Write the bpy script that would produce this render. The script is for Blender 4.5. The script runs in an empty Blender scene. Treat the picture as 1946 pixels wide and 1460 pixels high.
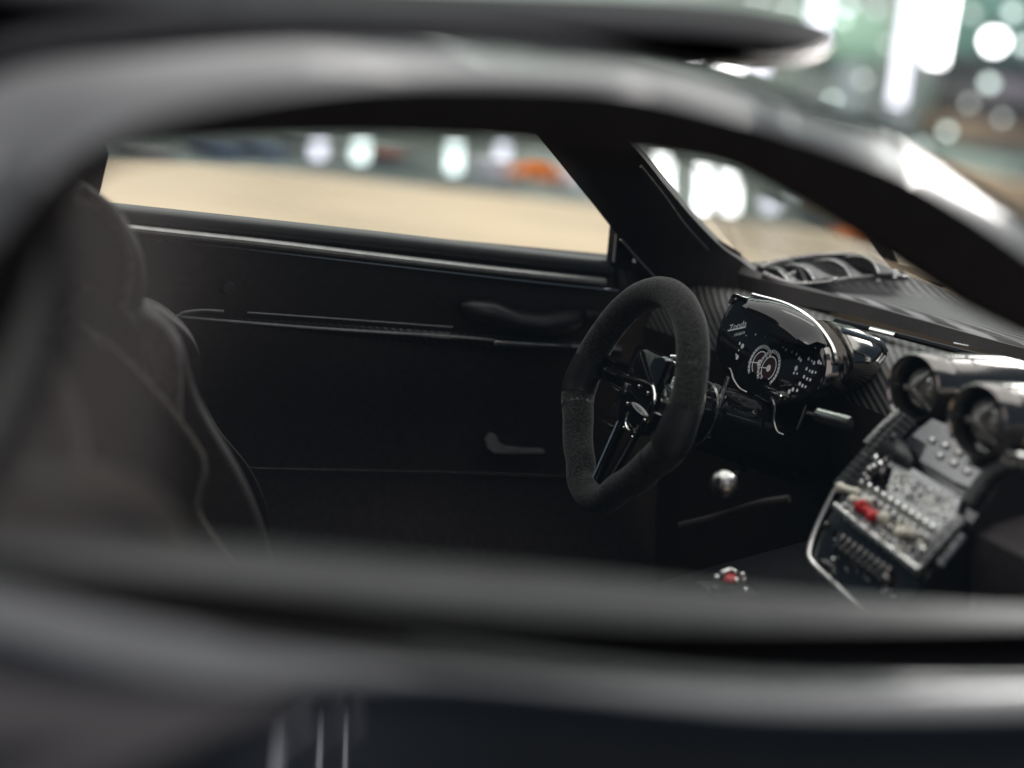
import bpy, bmesh, math, random
from mathutils import Vector, Matrix
random.seed(7)
R_ = math.radians
S = 0.01                                   # coordinates below are centimetres of the 1:18 model

# ------------------------------------------------------------------ camera, light, exposure
CAM = Vector((-6.76, -9.05, 5.80)); PSI, PIT, ROL = R_(27), R_(12.3), R_(9)
FPX = 1946 * 55 / 36
FW = Vector((math.cos(PIT)*math.sin(PSI), math.cos(PIT)*math.cos(PSI), -math.sin(PIT)))
_r = Vector((math.cos(PSI), -math.sin(PSI), 0)); _u = _r.cross(FW)
RT = _r*math.cos(ROL) + _u*math.sin(ROL); UP = -_r*math.sin(ROL) + _u*math.cos(ROL)
sc = bpy.context.scene
col = sc.collection
cd = bpy.data.cameras.new('camera'); cam = bpy.data.objects.new('camera', cd); col.objects.link(cam)
cd.lens = 55; cd.sensor_width = 36; cd.clip_start = 0.005; cd.clip_end = 50
cam.matrix_world = Matrix(((RT.x, UP.x, -FW.x, CAM.x*S), (RT.y, UP.y, -FW.y, CAM.y*S), (RT.z, UP.z, -FW.z, CAM.z*S), (0, 0, 0, 1)))
cd.dof.use_dof = True; cd.dof.focus_distance = 13.5*S; cd.dof.aperture_fstop = 22
sc.camera = cam
w = bpy.data.worlds.new('World'); sc.world = w; w.use_nodes = True
w.node_tree.nodes['Background'].inputs[0].default_value = (0.50, 0.74, 1.0, 1)
w.node_tree.nodes['Background'].inputs[1].default_value = 0.11

def area(name, loc, target, sx, sy, radiance, color=(1, .97, .93)):
    l = bpy.data.lights.new(name, 'AREA'); l.shape = 'RECTANGLE'; l.size = sx*S; l.size_y = sy*S
    l.energy = radiance * math.pi * (sx*S) * (sy*S) ; l.color = color
    o = bpy.data.objects.new(name, l); col.objects.link(o); o.location = Vector(loc)*S
    d = (Vector(target) - Vector(loc)); o.rotation_euler = d.to_track_quat('-Z', 'Y').to_euler()
    return o
area('unseen_panel', (-5, 80, 170), (-5, 80, 0), 420, 300, 2.2)          # broad ceiling panel over the table
area('unseen_panel', (-16, -100, 72), (-6, 0, 5), 64, 70, 1.1, (1, .86, .83))   # added panel behind the photographer's left shoulder, lays a pale veil on the glass
area('unseen_panel', (-150, -50, 70), (-5, 0, 5), 150, 130, 1.0)          # added soft panel to the rear, greys the reflections in rail and door
area('unseen_panel', (116, 50, 76), (0, 0, 5), 32, 30, 20)
area('panel_light', (104, 86, 44), (-2, -3.6, 5.5), 17, 22, 14)            # lit panel mirrored in the windscreen pillar              # bright rectangular panels ahead of the car
area('unseen_panel', (60, 85, 140), (0, 0, 0), 90, 16, 4)
for x_, w_ in ((36, 2.4), (43, .9), (47, .7)):                          # strip lamps behind the photographer
    area('strip_light', (x_, -150, -25), (x_*.2, 0, -15), w_, 90, 4, (.9, .92, 1))
area('backdrop_fill', (140, 195, 130), (150, 232, 10), 240, 14, 7, (.93, 1, .95))     # added fill that brightens the shelves at the back
sc.view_settings.view_transform = 'Standard'; sc.view_settings.look = 'None'
sc.view_settings.exposure = 0; sc.view_settings.gamma = 1
sc.render.engine = 'CYCLES'; sc.cycles.use_denoising = True
sc.cycles.max_bounces = 8; sc.cycles.transparent_max_bounces = 12
sc.cycles.sample_clamp_indirect = 6

# ------------------------------------------------------------------ survey helpers (fixed numbers above)
def ray(px, py): return FW + RT*((px-973)/FPX) + UP*((730-py)/FPX)
def oy(px, py, y): d = ray(px, py); return CAM + d*((y-CAM.y)/d.y)
def ox(px, py, x): d = ray(px, py); return CAM + d*((x-CAM.x)/d.x)
def oz(px, py, z): d = ray(px, py); return CAM + d*((z-CAM.z)/d.z)
def op(px, py, p, n): d = ray(px, py); return CAM + d*((Vector(p)-CAM).dot(n)/d.dot(n))

# ------------------------------------------------------------------ materials
def mat(name, base=(.5,.5,.5), rough=.5, metal=0, coat=0, coat_r=.05, spec=.5, sheen=0, emit=None, es=0):
    m = bpy.data.materials.new(name); m.use_nodes = True
    b = m.node_tree.nodes['Principled BSDF']
    b.inputs['Base Color'].default_value = (*base, 1); b.inputs['Roughness'].default_value = rough
    b.inputs['Metallic'].default_value = metal; b.inputs['Coat Weight'].default_value = coat
    b.inputs['Coat Roughness'].default_value = coat_r; b.inputs['Specular IOR Level'].default_value = spec
    b.inputs['Sheen Weight'].default_value = sheen; b.inputs['Sheen Roughness'].default_value = .4
    if emit: b.inputs['Emission Color'].default_value = (*emit, 1); b.inputs['Emission Strength'].default_value = es
    return m
def nodes(m): return m.node_tree.nodes, m.node_tree.links, m.node_tree.nodes['Principled BSDF']
def grain(m, scale, amount, bump=0.0, bump_d=.00003, detail=4, rough_var=0):
    """noise in colour (and relief) on a plain material"""
    n, l, b = nodes(m)
    tc = n.new('ShaderNodeTexCoord'); t = n.new('ShaderNodeTexNoise'); t.inputs['Scale'].default_value = scale; t.inputs['Detail'].default_value = detail
    l.new(tc.outputs['Object'], t.inputs['Vector'])
    c = b.inputs['Base Color'].default_value
    r = n.new('ShaderNodeValToRGB'); r.color_ramp.elements[0].position = .3; r.color_ramp.elements[1].position = .7
    r.color_ramp.elements[0].color = tuple(x*(1-amount) for x in c[:3]) + (1,)
    r.color_ramp.elements[1].color = tuple(min(1, x*(1+amount)) for x in c[:3]) + (1,)
    l.new(t.outputs['Fac'], r.inputs['Fac']); l.new(r.outputs['Color'], b.inputs['Base Color'])
    if bump:
        bp = n.new('ShaderNodeBump'); bp.inputs['Strength'].default_value = bump; bp.inputs['Distance'].default_value = bump_d
        l.new(t.outputs['Fac'], bp.inputs['Height']); l.new(bp.outputs['Normal'], b.inputs['Normal'])
    if rough_var:
        mr = n.new('ShaderNodeMapRange'); mr.inputs['To Min'].default_value = b.inputs['Roughness'].default_value - rough_var
        mr.inputs['To Max'].default_value = b.inputs['Roughness'].default_value + rough_var
        l.new(t.outputs['Fac'], mr.inputs['Value']); l.new(mr.outputs['Result'], b.inputs['Roughness'])
    return m
def carbon(name, dark, light, period_cm, direction, rough=.3, coat=.6):
    m = mat(name, dark, rough, 0, coat, .06); n, l, b = nodes(m)
    tc = n.new('ShaderNodeTexCoord'); mp = n.new('ShaderNodeMapping'); mp.inputs['Rotation'].default_value = direction
    wv = n.new('ShaderNodeTexWave'); wv.wave_type = 'BANDS'; wv.bands_direction = 'X'
    wv.inputs['Scale'].default_value = 0.314 / (period_cm*S); wv.inputs['Distortion'].default_value = .4; wv.inputs['Detail'].default_value = 1
    wv.inputs['Detail Scale'].default_value = 3
    l.new(tc.outputs['Object'], mp.inputs['Vector']); l.new(mp.outputs['Vector'], wv.inputs['Vector'])
    r = n.new('ShaderNodeValToRGB'); r.color_ramp.elements[0].position = .3; r.color_ramp.elements[1].position = .75
    r.color_ramp.elements[0].color = (*dark, 1); r.color_ramp.elements[1].color = (*light, 1)
    l.new(wv.outputs['Fac'], r.inputs['Fac']); l.new(r.outputs['Color'], b.inputs['Base Color'])
    bp = n.new('ShaderNodeBump'); bp.inputs['Strength'].default_value = .35; bp.inputs['Distance'].default_value = .00006
    l.new(wv.outputs['Fac'], bp.inputs['Height']); l.new(bp.outputs['Normal'], b.inputs['Normal'])
    return m
def glass(name, tint=(.95, .97, .96), rough=.03):
    m = bpy.data.materials.new(name); m.use_nodes = True; n = m.node_tree.nodes; l = m.node_tree.links
    n.remove(n['Principled BSDF']); out = n['Material Output']
    tr = n.new('ShaderNodeBsdfTransparent'); tr.inputs[0].default_value = (*tint, 1)
    gl = n.new('ShaderNodeBsdfGlossy'); gl.inputs['Roughness'].default_value = rough
    lw = n.new('ShaderNodeLayerWeight'); lw.inputs['Blend'].default_value = .5      # Schlick reflectance, same on both faces
    pw = n.new('ShaderNodeMath'); pw.operation = 'POWER'; pw.inputs[1].default_value = 5; l.new(lw.outputs['Facing'], pw.inputs[0])
    ma = n.new('ShaderNodeMath'); ma.operation = 'MULTIPLY_ADD'; ma.inputs[1].default_value = .955; ma.inputs[2].default_value = .045; l.new(pw.outputs[0], ma.inputs[0])
    mx = n.new('ShaderNodeMixShader'); l.new(ma.outputs[0], mx.inputs[0]); l.new(tr.outputs[0], mx.inputs[1]); l.new(gl.outputs[0], mx.inputs[2])
    l.new(mx.outputs[0], out.inputs['Surface']); return m

M = {}
M['paint'] = grain(mat('gunmetal_paint', (.030, .032, .037), .28, .95, .75, .02), 600, .08)
M['roofpaint'] = grain(mat('dark_roof', (.005, .005, .009), .6, 0, 0, spec=.06), 600, .2)
M['rubber'] = grain(mat('black_rubber', (.006, .006, .008), .75, spec=.15), 900, .3, .2)
M['satin'] = grain(mat('satin_black', (.016, .015, .017), .42), 900, .25, .15)
M['gloss'] = mat('gloss_black', (.006, .006, .007), .07, 0, .3, .03)
M['trim'] = grain(mat('matte_trim', (.018, .013, .012), .6, spec=.35), 700, .3, .3)
M['leather'] = grain(mat('dark_leather', (.022, .016, .017), .55, spec=.4), 1500, .35, .35, .00006)
M['suede'] = grain(mat('black_suede', (.024, .0235, .022), .95, spec=.15, sheen=.25), 4200, .8, .8, .00009, 8)
M['grey_suede'] = grain(mat('grey_suede', (.17, .155, .135), .95, spec=.15, sheen=.4), 4200, .5, .8, .00009, 8)
M['chrome'] = mat('chrome', (.78, .77, .75), .12, 1)
M['brushed'] = grain(mat('brushed_metal', (.50, .49, .48), .28, 1), 2500, .3, .2, .00003, 4, .08)
M['darkmetal'] = grain(mat('dark_metal', (.16, .15, .15), .25, 1), 2000, .3, .2)
M['turned'] = grain(mat('engine_turned_metal', (.60, .60, .61), .3, 1), 9000, .5, .8, .0001, 3, .12)
M['smoked'] = mat('smoked_visor', (.006, .005, .005), .05, 0, 0, spec=.35)
M['tube'] = grain(mat('satin_tube', (.17, .155, .15), .16, .9, .3), 300, .06)
M['screen'] = mat('dark_screen', (.22, .22, .225), .14, .85)
M['housing'] = grain(mat('polished_housing', (.24, .225, .215), .14, 1), 300, .05)
M['edge'] = mat('polished_edge', (.55, .53, .52), .25, 1)
M['cream'] = mat('cream_plastic', (.72, .68, .58), .35)
M['red'] = mat('red_plastic', (.55, .015, .02), .4)
M['print'] = mat('white_print', (.75, .76, .78), .5)
M['redprint'] = mat('dark_red_print', (.028, .006, .010), .5)
M['badge'] = mat('silver_badge', (.70, .72, .72), .4)
M['ink'] = mat('black_ink', (.01, .01, .01), .5)
M['carbon_dash'] = carbon('carbon_dash', (.006, .005, .005), (.07, .065, .062), .055, (R_(35), R_(30), R_(50)), .5, .15)
M['carbon_hood'] = carbon('carbon_bonnet', (.025, .025, .027), (.26, .26, .265), .15, (0, 0, R_(4)), .5, 0)
M['carbon_hood'].node_tree.nodes['Principled BSDF'].inputs['Specular IOR Level'].default_value = .25
M['carbon_fine'] = carbon('carbon_fine', (.008, .008, .009), (.035, .035, .035), .05, (0, R_(50), 0))
M['vane'] = grain(mat('vent_vane', (.08, .08, .084), .35, .3, .4), 900, .1)
M['lens'] = mat('vent_nozzle', (.20, .19, .18), .2, .3, 1, .03)
M['glass'] = glass('window_glass')
M['smudged'] = glass('smudged_glass', (.95, .96, .96), .20)
M['strip'] = grain(mat('grey_strip', (.42, .42, .41), .42, .4), 800, .15)
M['lip'] = grain(mat('satin_grey_seal', (.042, .045, .046), .45, coat=.10, coat_r=.25), 800, .15)
M['table'] = grain(mat('beech_tabletop', (.68, .51, .335), .28, spec=.5), 9, .22, 0, 0, 5, .06)
M['wall'] = grain(mat('grey_green_wall', (.55, .62, .56), .8), 3.0, .35)

# ------------------------------------------------------------------ mesh builder
class MB:
    def __init__(s): s.v = []; s.f = []
    def add(s, vs, fs):
        k = len(s.v); s.v += [Vector(p) for p in vs]; s.f += [tuple(i+k for i in f) for f in fs]; return s
    def loft(s, secs, ring=False, cap=False, closed=False):
        n = len(secs[0]); vs = [p for q in secs for p in q]; fs = []
        m = len(secs)
        for i in range(m if closed else m-1):
            j2 = (i+1) % m
            for j in range(n if ring else n-1):
                k = (j+1) % n
                fs.append((i*n+j, i*n+k, j2*n+k, j2*n+j))
        if cap and ring: fs.append(tuple(range(n))[::-1]); fs.append(tuple((m-1)*n+j for j in range(n)))
        return s.add(vs, fs)
    def tube(s, pts, r, seg=10, closed=False, flat=None, cap=True):
        pts = [Vector(p) for p in pts]; n = len(pts); rs = r if isinstance(r, (list, tuple)) else [r]*n
        secs = []; ref = None
        for i, p in enumerate(pts):
            a = pts[(i-1) % n] if (closed or i > 0) else p; b = pts[(i+1) % n] if (closed or i < n-1) else p
            t = (b-a).normalized()
            if ref is None: ref = Vector((0, 0, 1)) if abs(t.z) < .9 else Vector((0, 1, 0))
            e1 = ref - t*ref.dot(t)
            e1.normalize(); e2 = t.cross(e1); ref = e1
            k1, k2 = flat or (1, 1)
            secs.append([p + (e1*math.cos(2*math.pi*j/seg)*k1 + e2*math.sin(2*math.pi*j/seg)*k2)*rs[i] for j in range(seg)])
        return s.loft(secs, True, cap and not closed, closed)
    def box(s, c, h, rot=None, bev=0.0):
        bm = bmesh.new(); bmesh.ops.create_cube(bm, size=2)
        for v in bm.verts: v.co = Vector((v.co.x*h[0], v.co.y*h[1], v.co.z*h[2]))
        if bev: bmesh.ops.bevel(bm, geom=bm.edges[:], offset=bev, segments=2, affect='EDGES', profile=.5)
        vs = [(rot @ v.co if rot else v.co) + Vector(c) for v in bm.verts]; bm.verts.index_update()
        s.add(vs, [[q.index for q in f.verts] for f in bm.faces]); bm.free(); return s
    def ball(s, c, r, seg=16, ring=10, axes=None):
        ax = axes or (Vector((1, 0, 0)), Vector((0, 1, 0)), Vector((0, 0, 1))); rr = r if isinstance(r, (tuple, list)) else (r, r, r)
        secs = []
        for i in range(ring+1):
            a = math.pi*i/ring; a = min(max(a, .02), math.pi-.02)
            secs.append([Vector(c) + ax[0]*rr[0]*math.sin(a)*math.cos(2*math.pi*j/seg) + ax[1]*rr[1]*math.sin(a)*math.sin(2*math.pi*j/seg) + ax[2]*rr[2]*math.cos(a) for j in range(seg)])
        return s.loft(secs, True, True)
    def lathe(s, o, axis, prof, seg=28, cap=True):
        axis = Vector(axis).normalized(); e1 = Vector((0, 0, 1)) - axis*axis.z
        if e1.length < .1: e1 = Vector((1, 0, 0)) - axis*axis.x
        e1.normalize(); e2 = axis.cross(e1)
        return s.loft([[Vector(o) + axis*h + (e1*math.cos(2*math.pi*j/seg) + e2*math.sin(2*math.pi*j/seg))*r for j in range(seg)] for r, h in prof], True, cap)
    def pillow(s, outline, e, rnd=.08, steps=4):
        """an outline made solid along e (both ways) with rounded rims"""
        e = Vector(e); c = sum((Vector(p) for p in outline), Vector())/len(outline); L = e.length; secs = []
        dims = max((Vector(p)-c).length for p in outline)
        for i in range(steps+1):
            a = math.pi/2*i/steps; k = 1 - rnd/dims*(1-math.sin(a)); secs.append([c + (Vector(p)-c)*k - e*(1 - rnd/L*(1-math.cos(a))*0 - 0) + e.normalized()*rnd*(1-math.cos(math.pi/2-a))*0 + e.normalized()*(rnd*(1-math.cos(a))*0 + rnd*(math.sin(a)*0)) + e.normalized()*rnd*(1-math.cos(a)) for p in outline])
        for i in range(steps, -1, -1):
            a = math.pi/2*i/steps; k = 1 - rnd/dims*(1-math.sin(a)); secs.append([c + (Vector(p)-c)*k + e - e.normalized()*rnd*(1-math.cos(a)) for p in outline])
        return s.loft(secs, True, True)
    def slab(s, outline, t):
        """flat polygon with thickness vector t"""
        t = Vector(t); n = len(outline); a = [Vector(p) for p in outline]
        fs = [tuple(range(n))[::-1], tuple(range(n, 2*n))] + [(i, (i+1) % n, n+(i+1) % n, n+i) for i in range(n)]
        return s.add(a + [p+t for p in a], fs)
    def build(s, name, m, parent=None, smooth=True, solid=0.0, angle=40):
        me = bpy.data.meshes.new(name); me.from_pydata([(p*S)[:] for p in s.v], [], s.f); me.validate()
        bm = bmesh.new(); bm.from_mesh(me); bmesh.ops.recalc_face_normals(bm, faces=bm.faces); bm.to_mesh(me); bm.free()
        me.materials.append(M[m] if isinstance(m, str) else m)
        if smooth:
            me.polygons.foreach_set('use_smooth', [True]*len(me.polygons))
            me.set_sharp_from_angle(angle=R_(angle))
        o = bpy.data.objects.new(name, me); col.objects.link(o)
        if parent: o.parent = parent
        if solid:
            md = o.modifiers.new('solid', 'SOLIDIFY'); md.thickness = solid*S; md.offset = 0
        return o
def spline(pts, n=8):
    """Catmull-Rom through the points"""
    P = [Vector(p) for p in pts]; out = []
    for i in range(len(P)-1):
        a = P[i-1] if i else P[0]*2-P[1]; b = P[i]; c = P[i+1]; d = P[i+2] if i+2 < len(P) else P[-1]*2-P[-2]
        for k in range(n):
            t = k/n; out.append(.5*((2*b)+(c-a)*t+(2*a-5*b+4*c-d)*t*t+(3*b-a-3*c+d)*t**3))
    out.append(P[-1]); return out
def loop(pts, n=6):
    P = [Vector(p) for p in pts]; L = len(P); out = []
    for i in range(L):
        a, b, c, d = P[i-1], P[i], P[(i+1) % L], P[(i+2) % L]
        for k in range(n):
            t = k/n; out.append(.5*((2*b)+(c-a)*t+(2*a-5*b+4*c-d)*t*t+(3*b-a-3*c+d)*t**3))
    return out
def empty(name, loc=(0, 0, 0)):
    o = bpy.data.objects.new(name, None); col.objects.link(o); o.location = Vector(loc)*S; o.empty_display_size = .01; return o
def tag(o, label=None, cat=None, group=None, kind=None):
    if label: o['label'] = label
    if cat: o['category'] = cat
    if group: o['group'] = group
    if kind: o['kind'] = kind
    return o
def lettering(name, txt, o, eu, ev, height, m, parent, shear=0.0, lift=.004, extrude=0.0):
    cu = bpy.data.curves.new(name, 'FONT'); cu.body = txt; cu.size = 1; cu.shear = shear; cu.align_x = 'CENTER'; cu.align_y = 'CENTER'
    t = bpy.data.objects.new(name, cu); me = bpy.data.meshes.new_from_object(t); bpy.data.objects.remove(t)
    n = Vector(eu).cross(Vector(ev)).normalized(); k = height/.7
    for v in me.vertices: v.co = (Vector(o) + Vector(eu)*v.co.x*k + Vector(ev)*v.co.y*k + n*lift)*S
    me.materials.append(M[m]); ob = bpy.data.objects.new(name, me); col.objects.link(ob); ob.parent = parent; return ob

# ------------------------------------------------------------------ the surface it stands on, and the wall far behind
tb = MB(); tb.slab([(-90, -13, -2), (150, -13, -2), (150, 46, -2), (-90, 44, -2)], (0, 0, 2))
tag(tb.build('tabletop', 'table', smooth=False), kind='structure')
wl = MB(); wl.slab([(-150, 232, -60), (420, 232, -60), (420, 232, 150), (-150, 232, 150)], (0, 4, 0))
tag(wl.build('back_wall', 'wall', smooth=False), kind='structure')

# ================================================================== the model car
car = tag(empty('scale_model_car'), 'black scale model sports car with suede steering wheel, standing on the wooden tabletop', 'model car')

# ---------------------------------------------------------------- roof and side rail on the camera's side
top = spline([oy(*p, -3.35) for p in [(-200, 300), (0, 140), (300, 92), (600, 72), (900, 82), (1150, 112), (1300, 134), (1450, 178), (1600, 232), (1720, 270), (1870, 374), (1980, 450), (2150, 580)]], 6)
mid = spline([oy(p[0], p[1]-14, -3.75) for p in [(-200, 740), (0, 470), (110, 335), (250, 255), (450, 205), (700, 172), (1000, 172), (1200, 188), (1400, 236), (1600, 300), (1750, 364), (1946, 496), (2150, 680)]], 6)
low = spline([oy(p[0], p[1]+(12 if p[0] < 1200 else -10 if p[0] > 1300 else 2), -3.72) for p in [(-200, 900), (0, 600), (85, 410), (190, 310), (300, 278), (600, 262), (900, 266), (1100, 283), (1250, 303), (1400, 345), (1600, 440), (1750, 528), (1946, 655), (2150, 820)]][:13], 6)
n = len(top)
secs = []
for a, b in zip(top, mid):
    out = Vector((0, -.22, .10)); secs.append([a*(1-t) + b*t + out*math.sin(math.pi*t)*(.05 + .25*min(1, max(0, (-2.4-a.x)/.8))) for t in [i/8 for i in range(9)]])
roof = MB()
rows = [top]
cent = []
for k, yy in enumerate([-2.6, -1.4, 0, 1.4, 2.6, 3.2]):
    kx = 1 - .27*(1-(yy/3.35)**2)
    x0_ = top[0].x; row = []
    for p in top:
        xx = x0_ + (p.x-x0_)*kx; q = min(range(len(top)-1), key=lambda i_: abs(top[i_].x-xx)); row.append(Vector((xx, yy, top[q].z + .10*(1-(yy/3.35)**2))))
    rows.append(row)
roof.loft(rows)
roof_o = roof.build('roof', 'roofpaint', car, solid=.06)
MB().loft(secs).build('side_rail', 'paint', roof_o)
seal = MB(); seal.loft([mid, [a*.5+b*.5+Vector((0, -.02, 0)) for a, b in zip(mid, low)], low, [p + Vector((0, .45, .05)) for p in low], [p + Vector((0, .5, .3)) for p in low]])
seal.build('window_seal', 'rubber', roof_o)
# intake scoop riding on the roof, its glossy lip pointing forward
tip = oy(1552, 62, -1.6)
sec = []
for px, yt, yb in [(-300, -150, 40), (0, -60, 40), (400, -30, 50), (800, -12, 70), (1150, 2, 92), (1290, 8, 110), (1400, 18, 122), (1480, 32, 112), (1530, 48, 92), (1551, 60, 72)]:
    a = oy(px, yt, -1.6); b = oy(px, yb, -1.6); c = (a+b)/2; h = (a.z-b.z)/2; wd = .9*min(1, math.sqrt(max(.02, (1560-px)/300)))
    sec.append([c + Vector((0, wd*math.cos(t)*1.0, h*math.sin(t))) for t in [2*math.pi*i/24 for i in range(24)]])
scoop = MB().loft(sec, True, True).build('roof_scoop', 'roofpaint', roof_o)
sec = []
for px, yt, yb in [(1275, 80, 104), (1310, 78, 120), (1400, 74, 130), (1480, 70, 122), (1530, 66, 100), (1548, 64, 78)]:
    a = oy(px, yt, -1.9); b = oy(px, yb, -1.9); c = (a+b)/2; h = (a.z-b.z)/2; wd = .75*min(1, math.sqrt(max(.02, (1560-px)/300)))
    sec.append([c + Vector((0, wd*math.cos(t), h*math.sin(t))) for t in [2*math.pi*i/24 for i in range(24)]])
MB().loft(sec, True, True).build('scoop_lip', 'darkmetal', scoop)

# ---------------------------------------------------------------- door on the camera's side
def nd(pts, y): return spline([oy(px, py, y) for px, py in pts], 6)
s0 = nd([(-150, 1012), (0, 1024), (300, 1026), (500, 1038), (800, 1066), (1100, 1090), (1400, 1120), (1700, 1142), (1960, 1152), (2200, 1155)], -4.25)
s1 = nd([(-150, 1040), (0, 1058), (300, 1095), (500, 1122), (800, 1160), (1100, 1185), (1400, 1195), (1700, 1195), (1960, 1192), (2200, 1185)], -4.45)
s2 = nd([(-150, 1085), (0, 1100), (300, 1145), (500, 1180), (800, 1222), (1100, 1255), (1400, 1272), (1700, 1275), (1960, 1272), (2200, 1262)], -4.5)
s3 = nd([(-150, 1520), (0, 1490), (300, 1390), (500, 1312), (800, 1280), (1100, 1308), (1400, 1352), (1700, 1370), (1960, 1374), (2200, 1365)], -4.9)
def blend(a, b, t, off): return [p*(1-t)+q*t+Vector(off) for p, q in zip(a, b)]
door = MB()
door.loft([[p + Vector((0, .02, 0)) for p in s2], blend(s2, s3, .12, (0, -.03, .04)), blend(s2, s3, .35, (0, -.05, .06)), blend(s2, s3, .65, (0, -.05, .05)), blend(s2, s3, .9, (0, -.03, .01)), s3,
           [p + Vector((0, -.02, -.02)) for p in s3], [p + Vector((0, -.045, -.06)) for p in s3], [p + Vector((0, -.06, -.14)) for p in s3], [p + Vector((0, -.075, -.3)) for p in s3], [Vector((p.x, -5.35, 2.2)) for p in s3], [Vector((p.x, -5.25, .7)) for p in s3]])
pdoor = door.build('passenger_door', 'paint', car)
MB().loft([[p + Vector((0, .35, -.9)) for p in s0], [p + Vector((0, .08, -.05)) for p in s0], s0, blend(s0, s1, .3, (0, -.02, .03)), blend(s0, s1, .7, (0, -.02, .02)), s1]).build('sill_cap', 'lip', pdoor)
MB().loft([s1, blend(s1, s2, .3, (0, .12, -.06)), blend(s1, s2, .7, (0, .12, -.06)), s2]).build('sill_seal', 'rubber', pdoor)
def resample(P, n):
    return [P[min(len(P)-2, int(i*(len(P)-1)/(n-1)))].lerp(P[min(len(P)-2, int(i*(len(P)-1)/(n-1)))+1], i*(len(P)-1)/(n-1) - min(len(P)-2, int(i*(len(P)-1)/(n-1)))) for i in range(n)]
ga = resample([p + Vector((0, .08, .02)) for p in low], 40); gb = resample([p + Vector((0, .14, -.05)) for p in s0], 40)
MB().loft([ga, [a*.66+b*.34+Vector((0, -.01, 0)) for a, b in zip(ga, gb)], [a*.33+b*.67+Vector((0, -.01, 0)) for a, b in zip(ga, gb)], gb]).build('window_glass', 'smudged', pdoor)

# ---------------------------------------------------------------- far (driver's) door
Y = 4.2
def fd(pts, y=Y, n=6): return spline([oy(px, py, y) for px, py in pts], n)
edge = fd([(-250, 335), (100, 376), (215, 389), (700, 441), (1165, 495)])
panel = MB(); xs = [-9 + i*.4 for i in range(31)]
panel.loft([[Vector((x, y, z)) for x in xs] for y, z in [(4.55, 3.86), (4.30, 3.84), (4.24, 3.74), (4.26, 3.2), (4.33, 2.4), (4.30, 1.7), (4.22, 1.2), (3.95, .7), (3.85, .46)]])
ddoor = panel.build('driver_door', 'leather', car)
fr = MB(); fr.tube([p + Vector((0, .05, -.075)) for p in edge], .085, 12, flat=(1, 1.3))
fr.tube(fd([(1165, 470), (1176, 505), (1184, 545)], 4.18), .05, 10)
fr.build('window_frame', 'lip', ddoor)
MB().tube(fd([(-250, 372), (215, 431), (500, 462), (700, 486), (950, 515), (1148, 536)], 4.14), .040, 10, flat=(1, 1.2)).build('sill_strip', 'strip', ddoor)
MB().tube(fd([(215, 446), (700, 501), (1000, 535), (1175, 553)], 4.15), .014, 8).build('stitched_seam', 'edge', ddoor)
# dark glazing frame along the pillar, and the upright at the front of the glass
up = MB(); up.tube(fd([(1186, 440), (1180, 470), (1172, 500)], 4.16), .05, 10); up.build('glass_channel', 'rubber', ddoor)
MB().slab([oy(*p, 4.10) for p in [(1170, 430), (1190, 456), (1204, 490), (1198, 516), (1163, 503)]], (0, .12, 0)).build('corner_frame', 'rubber', ddoor, smooth=False)
MB().tube([oy(1172, 444, 4.09), oy(1166, 498, 4.09)], .012, 6).build('corner_bead', 'strip', ddoor)
MB().ball(oy(1197, 470, 4.06), .035).build('channel_cap', 'edge', ddoor)
ga = resample(fd([(120, 378), (215, 391), (700, 443), (1176, 498)], 4.24), 24); gb = resample([oy(120, 190, 3.35), oy(700, 190, 3.35), oy(985, 215, 3.30), oy(1050, 288, 3.5), oy(1120, 372, 3.85), oy(1180, 450, 4.1)], 24)
MB().loft([ga, [a.lerp(b, .5)+Vector((0, .06, 0)) for a, b in zip(ga, gb)], gb]).build('window_glass', 'glass', ddoor)
# strake, its edge highlights put in as pale tubes
st = MB(); a = fd([(346, 598), (600, 613), (860, 632), (1180, 655)], 4.16); b = fd([(346, 599), (600, 622), (860, 645), (1180, 668)], 4.10); c = fd([(360, 603), (600, 634), (860, 657), (1180, 678)], 4.2)
st.loft([a, b, c]); so = st.build('strake', 'carbon_fine', ddoor)
MB().tube(fd([(425, 592), (385, 590), (350, 594), (344, 599), (360, 604), (600, 624), (860, 640), (1000, 652), (1180, 664)], 4.09), .014, 8).build('edge_highlight', 'strip', so)
MB().tube(fd([(470, 594), (600, 603), (860, 622)], 4.12), .007, 6).build('edge_highlight', 'strip', so)
# pull handle
hs = []
for px, y0, y1, t in [(885, 580, 596, .02), (900, 572, 612, .12), (940, 573, 622, .18), (985, 592, 634, .2), (1030, 598, 640, .2), (1070, 590, 642, .18), (1100, 588, 638, .13), (1118, 592, 630, .03)]:
    p, q = oy(px, y0, 4.05), oy(px, y1, 4.05); cc = (p+q)/2; h = (p.z-q.z)/2
    hs.append([cc + Vector((0, .12 - t*math.cos(g), h*math.sin(g))) for g in [2*math.pi*i/16 for i in range(16)]])
MB().loft(hs, True, True).build('pull_handle', 'satin', ddoor)
MB().box(oy(1140, 600, 4.12), (.18, .06, .05), bev=.02).build('window_switch', 'satin', ddoor)
MB().box(oy(1010, 655, 4.08), (.42, .05, .03), bev=.015).build('armrest_rim', 'edge', ddoor)
MB().lathe(oy(427, 545, 4.24), (0, -1, .1), [(.065, 0), (.065, .12), (.055, .16), (.02, .17)], 20).build('lock_knob', 'satin', ddoor)
MB().tube(fd([(470, 890), (800, 897), (1090, 906), (1300, 910)], 4.26), .008, 6).build('lower_rim', 'edge', ddoor)
pk = [oy(px, py, 4.2) for px, py in [(925, 838), (932, 826), (943, 828), (950, 842), (965, 851), (1000, 855), (1035, 856), (1035, 861), (980, 862), (940, 861), (928, 853)]]
MB().slab(pk, (0, .06, 0)).build('pocket_trim', 'strip', ddoor)

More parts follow.
